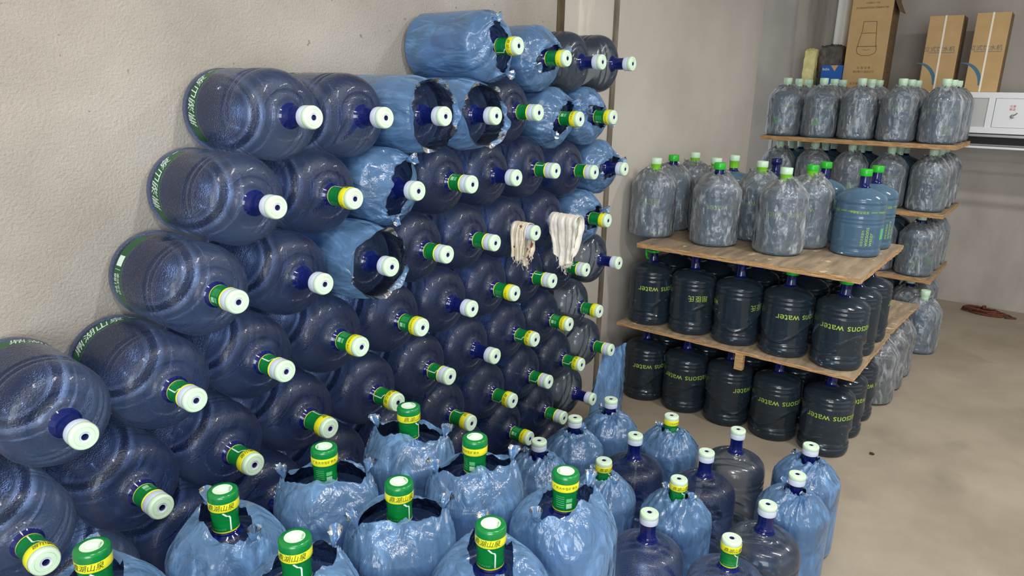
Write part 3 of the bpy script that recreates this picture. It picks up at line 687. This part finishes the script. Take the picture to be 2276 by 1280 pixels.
TOP = [((3.5, 0.33), 'B2', 'C', 'w2', 'clear bagged bottle at the left end of the upper board front row', 0.3),
       ((3.8, 0.355), 'B2', 'C', 'g', 'clear bagged bottle with dark green cap, second row, by the wall', 2.0),
       ((4.13, 0.35), 'B2', 'C', 'w2', 'clear bagged bottle with green cap in the back corner of upper board', 3.0),
       ((3.82, 0.068), 'B2', 'C', 'w2', 'bagged bottle with peeling pale cap sticker, behind the second front bag', 1.0),
       ((3.52, -0.077), 'B2', 'C', 'g', 'clear bagged bottle, second in the front row of the upper board', -2.0),
       ((4.13, 0.068), 'B2', None, 'w2', 'unbagged bottle with tall green neck at the very back of upper board', 1.0),
       ((3.85, -0.218), 'B2', 'C', 'w2', 'bagged bottle with leaf green neck behind the centre of upper board', 2.2),
       ((4.14, -0.21), 'B', None, 's', 'uncapped dark neck bottle behind the centre bags of upper board', 0.5),
       ((3.55, -0.458), 'B2', 'C', 'w2', 'clear bagged bottle, third in the front row, lettering seen through', -2.5),
       ((3.86, -0.515), 'B2', 'C', 'g2', 'bulky clear bagged bottle with green cap, left of the bare ribbed bottle', 2.5),
       ((4.14, -0.518), 'C', None, 'g', 'unbagged bottle with green cap in the back row, dark neck showing', 2.5),
       ((3.85, -0.81), 'C', None, 'g', 'unbagged ribbed blue bottle with green cap at the front right corner', -2.55),
       ((4.135, -0.815), 'C', None, 'g', 'unbagged ribbed blue bottle behind the one at the front right corner', -2.0)]
for i, ((x, y), body, bk, cap, lab, rot) in enumerate(TOP):
    e = bottle(lab, (x, y, 1.041), 'bottles on the upper board', body, rot, 'none', BAG_CL[i % 5] if bk else None, {'w2': 'p', 'g2': 'g'}.get(cap, cap), False, True)
    if cap in ('w2', 'g2'): sleeve(e, 'leafgreen')
# back part: bagged bottles on the floor under a loose board
k = 0
for r, x in enumerate((4.30, 4.60, 4.90)):
    for c, y in enumerate((-0.40, -0.69, -0.98)):
        lab = 'dusty clear bagged bottle on the floor under the loose board, %s from the stack' % ORD[r] if c == 2 else 'clear bagged bottle hidden under the loose board behind the dark stack'
        bottle(lab, (x, y+0.035, 0.0), 'bagged bottles under the loose board', 'B', rnd.uniform(0, 6), 'none', BAG_CL[(r+c) % 5], 's')
board('plywood_board', 4.17, 5.0, -1.03, -0.25, 0.512, 0.016, 'loose plywood board lying behind the dark stack, nothing on it', 8, 36, -0.03)

# ------------------------------------------------------------------ back stack
YB = [0.34, 0.04, -0.26, -0.56, -0.86]
XB = [5.93, 6.22, 6.51]
cw = ['column by the wall', 'second column', 'middle column', 'fourth column', 'aisle column']
LV = [0.0, 0.53, 1.058, 1.588]
lvw = ['floor level', 'second level', 'third level', 'top level']
for lv, z in enumerate(LV):
    for r, x in enumerate(XB):
        for c, y in enumerate(YB):
            if lv < 2 and (r > 0 and c < 3): pass
            show = lv == 3 or (lv == 2) or (c >= 3)
            if lv == 3: lab = 'clear bagged bottle with mint cap, top of far stack, %s, %s row' % (cw[c], ['front', 'middle', 'back'][r])
            elif r == 0 and (lv == 2 or c >= 3): lab = 'clear bagged bottle in the far stack, %s, front row, %s' % (lvw[lv], cw[c])
            else: lab = 'bagged bottle inside the far stack, %s, behind or below the nearer ones' % lvw[lv]
            g = 'far stack bottles, '+lvw[lv]
            e = bottle(lab, (x, y-0.01*(r > 0), z), g, 'C' if lv != 3 else 'C', rnd.uniform(0, 6), 'none', BAG_CL[(r*2+c+lv) % 5] if (r == 0 or c == 4 or lv == 3) else None, 'p', False, r == 0)
            if lv >= 2: sleeve(e, 'palemint')
board('plywood_board', 5.77, 6.68, -1.02, 0.48, 0.529, 0.034, 'lowest plywood board of the far stack', 11)
board('plywood_board', 5.77, 6.68, -1.02, 0.48, 1.057, 0.034, 'middle plywood board of the far stack', 12)
board('plywood_board', 5.77, 6.68, -1.02, 0.48, 1.587, 0.034, 'highest plywood board of the far stack, under the mint capped bottles', 13)
e = bottle('single clear bagged bottle standing on the floor before the far stack', (5.58, -1.02, 0.0), None, 'C', 0.4, 'none', BAG_CL[2], 'p', False, False); sleeve(e, 'palemint')

# ------------------------------------------------------------------ rags, hanging bag
def rag(name, x, yc, z, wy, drop_l, drop_r, m, seed, label, top_r=0.034, close=0.35, fold=0.007, taper=0.25):
    """cloth hung over a horizontal neck: runs down on both sides; u along the neck, v across it"""
    r = random.Random(seed); o = Vector((r.uniform(0, 40), r.uniform(0, 40), 0))
    NU, NV = 40, 90; vs = []; fs = []
    L = drop_l+PI*top_r+drop_r
    for j in range(NV+1):
        s = L*j/NV
        for i in range(NU+1):
            u = i/NU-0.5
            rag_l = 1-taper*0.9*(2*u)**2+0.22*noise.noise(o+Vector((u*4, 1.5 if s > L/2 else 0, 0)))+0.05*noise.noise(o+Vector((u*30, 0, 4)))
            if s < drop_l:
                h = (drop_l-s)*rag_l; k = h/drop_l; px = -top_r*(1-close*min(1, k*1.6)); pz = -h; nrm = (-1, 0)
            elif s < drop_l+PI*top_r:
                a = (s-drop_l)/top_r; px = -top_r*math.cos(a); pz = top_r*math.sin(a); nrm = (-math.cos(a), math.sin(a)); k = 0
            else:
                h = (s-drop_l-PI*top_r)*rag_l; k = h/drop_r; px = top_r*(1-close*min(1, k*1.6)); pz = -h; nrm = (1, 0)
            narrow = 1-taper*min(1, k)**1.5
            f = fold*(0.35+min(1, k*1.6))*(math.sin(u*22+2.2*noise.noise(o+Vector((u*3, k, 3))))+0.5*math.sin(u*47+o.x))
            pushed = 0.010*min(1, k*2)*(1-close)
            y = yc+u*wy*narrow+0.006*noise.noise(o+Vector((s*20, u*6, 2)))
            vs.append((x+px+nrm[0]*(f+pushed), y, z+pz+nrm[1]*(abs(f)*0.6+0.002)))
    for j in range(NV):
        for i in range(NU):
            a = j*(NU+1)+i; fs.append((a, a+1, a+NU+2, a+NU+1))
    # loose threads
    mb = MB(); mb.add(vs, fs, m)
    for k in range(26):
        j = 0 if k % 2 else NV; i = r.randrange(0, NU+1); v = Vector(vs[j*(NU+1)+i])
        mb.tube([v, v+Vector((r.uniform(-.006, .006), r.uniform(-.006, .006), -0.008)), v+Vector((r.uniform(-.010, .010), r.uniform(-.012, .012), -r.uniform(.012, .026)))], 0.0006, m, 4)
    me = mb.build(name, True, 0); ob = obj(name, me)
    md = ob.modifiers.new('thick', 'SOLIDIFY'); md.thickness = 0.0022
    tag(ob, label, 'rag'); return ob
rag('cleaning_rag', 1.778, 0.072, 1.340, 0.080, 0.130, 0.150, 'rag_old', 3, 'stained frayed cloth rag hung on a bottle neck, the cap poking out', 0.034, 0.3, 0.006, 0.3)
rag('cleaning_rag', 2.06, 0.040, 1.342, 0.150, 0.200, 0.215, 'rag', 8, 'clean white cloth rag hung over a bottle neck, right of the stained rag', 0.037, 0.72, 0.007, 0.45)
def hanging_bag():
    n = 30; mm = 40; vs = []; fs = []; o = Vector((3, 8, 2))
    w, h = 0.31, 0.575
    for side in (0, 1):
        b = len(vs)
        for j in range(mm+1):
            for i in range(n+1):
                u = i/n; v = j/mm
                bul = 0.030*math.sin(PI*u)**0.5*math.sin(PI*min(1, v*1.05+0.02))**0.4*(1 if side else -1)
                q = Vector((u*3, v*5, side*4))+o
                d = 0.010*(1-abs(noise.noise(q*1.6)))+0.006*noise.noise(q*3.2)
                wl = 0.115*max(0, v-0.62)/0.38
                vs.append((2.385+wl+u*(w+0.04-wl)+0.01*noise.noise(Vector((v*4, side, 0))+o), 0.045+bul+d, 0.002+v*h))
        for j in range(mm):
            for i in range(n):
                a = b+j*(n+1)+i; fs.append((a, a+1, a+n+2, a+n+1))
    ob = obj('plastic_bag', mesh('plastic_bag', vs, fs, ['bag_blue'], None, True))
    tag(ob, 'empty upright blue plastic bag standing between the pile end and the dark stack', 'plastic bag')
hanging_bag()

# ------------------------------------------------------------------ far shelf: cabinet, cartons, pipe, cable
cb = bpy.data.objects.new('glass_cabinet', None); COL.objects.link(cb); cb.location = (6.75, -0.8, 1.53)
tag(cb, 'white framed cabinet with frosted panels and a key lock, carrying the cartons', 'cabinet')
def part(name, fnc, parent, world=True, smooth=False):
    mb = MB(); fnc(mb); o = obj(name, mb.build(name, smooth), parent)
    if world: o.matrix_parent_inverse = Matrix.Translation(-Vector(parent.location))
    return o
YL, YR = 0.72, -2.4
def cab_body(mb):
    mb.box((6.77, YR, 1.665), (7.30, YL, 1.99), 'white_metal')
part('casing', cab_body, cb)
def cab_frame(mb):
    mb.box((6.748, YR, 1.945), (6.770, YL, 1.992), 'white_metal'); mb.box((6.745, YR, 1.655), (6.770, YL, 1.705), 'white_metal')
    for y in (0.70, 0.10, -0.52, -1.10, -1.78, -2.38): mb.box((6.750, y-0.035, 1.70), (6.768, y+0.012, 1.95), 'white_metal')
part('frame', cab_frame, cb)
for a, b in ((0.68, 0.12), (0.07, -0.50), (-0.56, -1.085)):
    def pn(mb, a=a, b=b): mb.box((6.758, b, 1.705), (6.767, a, 1.945), 'panel')
    part('glass_panel', pn, cb)
def dr(mb): mb.box((6.752, -1.765, 1.708), (6.768, -1.14, 1.942), 'white_metal')
d = part('door', dr, cb)
def lk(mb):
    mb.lathe([(0.001, 0), (0.016, 0), (0.016, 0.006), (0.010, 0.007), (0.010, 0.003), (0.001, 0.003)], 20, 'steel', (False, False))
    mb.box((-0.003, -0.010, 0.003), (0.003, 0.010, 0.022), 'steel')
    mb.tube([(0.0, 0.004, 0.018), (0.02, 0.018, 0.02), (0.03, 0.028, 0.015)], 0.004, 'steel', 8)
mbk = MB(); lk(mbk)
RY = Matrix(((0, 0, -1), (-1, 0, 0), (0, 1, 0))).to_4x4()
lo = obj('key_lock', mbk.build('key_lock', True, 40), d)
lo.matrix_basis = Matrix.Translation((6.750, -1.275, 1.80)) @ RY
mbk = MB()
flat(mbk, '注意', 0.022, Matrix.Translation((6.7505, -1.265, 1.880)) @ RY, 'red'); flat(mbk, '高温', 0.022, Matrix.Translation((6.7505, -1.265, 1.855)) @ RY, 'red')
o = obj('lettering', mbk.build('lettering', False), d)
def stand(mb):
    mb.box((6.78, YR, 1.645), (7.28, YL, 1.652), 'dark_metal')
    mb.box((6.76, YR, 1.625), (7.30, YL, 1.645), 'steel'); mb.box((7.24, YR, 1.54), (7.28, YL, 1.625), 'dark_metal')
    mb.box((6.76, YR, 1.528), (6.79, YL, 1.545), 'white_metal'); mb.box((7.26, YR, 1.528), (7.29, YL, 1.545), 'white_metal')
    for y in (YR, YL-0.03):
        for x in (6.76, 7.26): mb.box((x, y, 0.0), (x+0.03, y+0.03, 1.64), 'white_metal')
mb = MB(); stand(mb); o = obj('steel_stand', mb.build('steel_stand', False)); tag(o, 'slim steel stand carrying the white cabinet by the far wall', 'stand')

def carton(name, x, y0, y1, z0, z1, depth, label, art, lean=0.0):
    e = bpy.data.objects.new(name, None); COL.objects.link(e); e.location = (x, (y0+y1)/2, z0); tag(e, label, 'cardboard box', 'cartons on the cabinet')
    w = abs(y1-y0)/2; h = z1-z0
    mb = MB(); mb.box((0, -w, 0), (depth, w, h), 'card')
    me = mb.build('box', False)
    for p in me.polygons: pass
    me.materials.append(M['card_shaded'])
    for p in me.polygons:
        if p.normal.y < -0.5: p.material_index = 1  # right-hand side painted in the shaded cardboard colour
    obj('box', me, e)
    art(e, w, h, depth); return e
FX = Matrix(((0, 0, -1), (-1, 0, 0), (0, 1, 0))).to_4x4()     # text plane facing -X (reads left to right towards -Y)
FXR = FX @ Matrix.Rotation(PI, 4, 'Z')
def seg(mb, pts, w, m, x=-0.0012):
    for (a, b), (c, d) in zip(pts, pts[1:]):
        v = Vector((c-a, d-b)); n = Vector((-v.y, v.x)).normalized()*w/2
        mb.add([(x, a+n.x, b+n.y), (x, a-n.x, b-n.y), (x, c-n.x, d-n.y), (x, c+n.x, d+n.y)], [(0, 1, 2, 3)], m)
def art_tall(e, w, h, depth):
    mb = MB(); z = 0.30
    T = Matrix.Translation
    seg(mb, [(0.085, 0.36), (0.075, 0.325), (0.03, 0.305), (-0.03, 0.305), (-0.075, 0.325), (-0.085, 0.36), (-0.075, 0.385), (-0.055, 0.60), (0.055, 0.60), (0.055, 0.53), (0.085, 0.36)], 0.004, 'print_brown')
    seg(mb, [(0.085, 0.385), (-0.085, 0.385)], 0.005, 'print_brown'); seg(mb, [(0.062, 0.50), (-0.062, 0.50)], 0.004, 'print_brown')
    seg(mb, [(0.03, 0.36), (0.0, 0.352), (-0.03, 0.36)], 0.003, 'print_brown')
    flat(mb, '佛山市顺德区冷热饮水机有限公司', 0.018, T((-0.0012, 0, 0.72)) @ FXR, 'print_brown')
    flat(mb, '地址 广东省佛山市', 0.014, T((-0.0012, 0, 0.76)) @ FXR, 'print_brown')
    flat(mb, '电 热 型 冷', 0.024, T((-0.0012, 0, 0.20)) @ FXR, 'print_brown'); flat(mb, '口冷热型 口温热型', 0.022, T((-0.0012, 0, 0.165)) @ FXR, 'print_brown')
    flat(mb, 'YLR-1.9', 0.03, T((-0.0012, 0.05, 0.06)) @ FXR, 'print_brown')
    obj('lettering', mb.build('lettering', False), e)
    f = MB(); f.box((0.0, -0.004, 0), (0.26, 0, 0.16), 'card_shaded', Matrix.Translation((0.02, -w, h-0.02)) @ Matrix.Rotation(0.55, 4, 'X'))
    f2 = MB(); f2.box((0.01, -0.004, -0.12), (0.26, 0.0, 0.03), 'card_shaded', Matrix.Translation((0.0, -w-0.002, h-0.15)) @ Matrix.Rotation(-0.45, 4, 'X'))
    obj('flap', f2.build('flap', False), e)
carton('carton', 6.78, 0.11, -0.235, 1.994, 2.93, 0.30, 'tall brown carton with an upside down line drawing, reaching out of frame', art_tall)
def art_disp(e, w, h, depth):
    mb = MB()
    flat(mb, '立式饮水机', 0.047, Matrix.Translation((-0.0012, 0.015, h*0.56)) @ FX, 'print_grey')
    seg(mb, [(0.10, h*0.515), (-0.10, h*0.515)], 0.004, 'print_grey')
    n = 16; vs = []; fs = []
    for i in range(n+1):
        a = 1.75-1.9*i/n; r1 = 0.165; wd = 0.030*math.sin(PI*min(1, i/n*0.75+0.02))
        cy, cz = 0.155, 0.075
        for r in (r1, r1-wd): vs.append((-0.0012, cy-r*math.cos(a)*0.9, cz+r*math.sin(a)))
    for i in range(n): fs.append((2*i, 2*i+1, 2*i+3, 2*i+2))
    mb.add(vs, fs, 'print_teal')
    obj('lettering', mb.build('lettering', False), e)
    s = MB(); s.box((-0.003, -0.002, 0), (0.0, 0.012, h), 'strap'); s.box((-0.003, -0.002, h), (depth+0.003, 0.012, h+0.003), 'strap'); s.box((depth, -0.002, 0), (depth+0.003, 0.012, h), 'strap')
    obj('strap', s.build('strap', False), e)
carton('carton', 6.80, -0.535, -0.790, 1.994, 2.62, 0.28, 'left of the two strapped brown cartons with a blue crescent', art_disp)
carton('carton', 6.80, -0.885, -1.125, 1.994, 2.63, 0.28, 'right of the two strapped brown cartons, at the frame edge', art_disp)
e = bpy.data.objects.new('small_carton', None); COL.objects.link(e); e.location = (6.72, 0.20, 1.994); tag(e, 'small bright blue box with torn top flap, left of the tall carton', 'box')
mb = MB(); mb.box((0.035, -0.085, 0), (0.125, 0.10, 0.22), 'bluebox'); obj('box', mb.build('box', False), e)
mb = MB(); mb.add([(0.033, 0.02, 0.219), (0.033, -0.045, 0.219), (0.033, -0.02, 0.165)], [(0, 1, 2)], 'card'); flat(mb, 'baba', 0.034, Matrix.Translation((0.0335, 0.060, 0.185)) @ FX, 'white'); obj('lettering', mb.build('lettering', False), e)
def lump(name, x, y, z, sx, sy, sz, m, label, cat, seed, fr=3.0, am=0.18):
    bm = bmesh.new(); bmesh.ops.create_cube(bm, size=1.0); bmesh.ops.subdivide_edges(bm, edges=bm.edges[:], cuts=14, use_grid_fill=True)
    for v in bm.verts:
        q = v.co*fr+Vector((seed, 0, 0)); d = 1-abs(noise.noise(q*1.3)); k = 0.80+am*d+0.08*noise.noise(q*3)
        c = v.co.copy(); l = max(abs(c.x), abs(c.y), abs(c.z)); s = c.normalized()*0.5; c = c*0.72+s*0.28
        v.co = Vector((c.x*sx*k, c.y*sy*k, (c.z*(k if c.z > -0.4 else 1)+0.5)*sz))
    zm = min(v.co.z for v in bm.verts)
    for v in bm.verts: v.co.z -= zm
    for f in bm.faces: f.smooth = True
    me = bpy.data.meshes.new(name); bm.to_mesh(me); bm.free(); me.materials.append(M[m]); o = obj(name, me); o.location = (x, y, z); tag(o, label, cat)
lump('wrapped_package', 6.87, 0.44, 1.994, 0.12, 0.13, 0.40, 'sack', 'tall crumpled pale yellow package left of the blue box', 'package', 2.0, 2.6, 0.12)
lump('dark_bag', 6.915, 0.26, 1.994, 0.11, 0.22, 0.40, 'blackbag', 'dark crumpled plastic bag between the yellow package and the pipe', 'bag', 5.0, 4.5, 0.3)
mb = MB(); mb.lathe([(0.072, 1.994), (0.072, 3.59)], 32, 'pvc', (True, True)); mb.lathe([(0.072, 2.9), (0.079, 2.9), (0.079, 3.0), (0.072, 3.0)], 32, 'pvc')
o = obj('drain_pipe', mb.build('drain_pipe', True, 40)); o.location = (7.06, 0.235, 0); tag(o, 'white plastic drain pipe running up the wall beside the concrete column', 'pipe')
mb = MB(); mb.tube([(7.36, 0.745, 3.59), (7.36, 0.745, 2.6), (7.358, 0.74, 1.6), (7.36, 0.745, 0.4)], 0.009, 'strap', 8)
o = obj('cable', mb.build('cable', True, 0)); tag(o, 'thin white cable dropping down the wall left of the concrete column', 'cable')
# rope on the floor
mb = MB(); r = random.Random(2)
for k in range(7):
    pts = []; cx = r.uniform(-.03, .03); cy = r.uniform(-.05, .05)
    for i in range(25):
        a = 2*PI*i/24; pts.append((cx+0.050*math.cos(a)*(1+0.2*r.random()), cy+0.13*math.sin(a), 0.012+0.012*(k % 4)+0.004*math.sin(3*a)))
    mb.tube(pts, 0.009, 'rope', 8)
mb.tube([(0.0, -0.12, 0.03), (0.03, -0.20, 0.012), (-0.02, -0.25, 0.010), (-0.06, -0.17, 0.012)], 0.009, 'rope', 8)
mb.tube([(-.05, 0.0, 0.06), (0.0, 0.012, 0.068), (0.05, 0.0, 0.06), (0.055, 0, 0.02)], 0.010, 'rope', 8)
o = obj('rope_coil', mb.build('rope_coil', True, 0)); o.location = (7.12, -1.345, 0.0); tag(o, 'bundle of brown rope lying on the floor by the far wall', 'rope')
bm = bmesh.new(); bmesh.ops.create_icosphere(bm, subdivisions=3, radius=0.012)
for v in bm.verts: v.co *= 1+0.5*noise.noise(v.co*90); v.co.z *= 0.5
me = bpy.data.meshes.new('debris'); bm.to_mesh(me); bm.free(); me.materials.append(M['bug']); o = obj('debris', me); o.location = (3.47, -1.14, 0.006); tag(o, 'tiny dark scrap on the bare floor right of the dark stack', 'debris')

for k, v in LABELS.items():
    if len(v) > 1 and None in v: print('DUP LABEL', k)
    n = len(k.split())
    if n > 16 or n < 4: print('LABEL LEN', n, k)
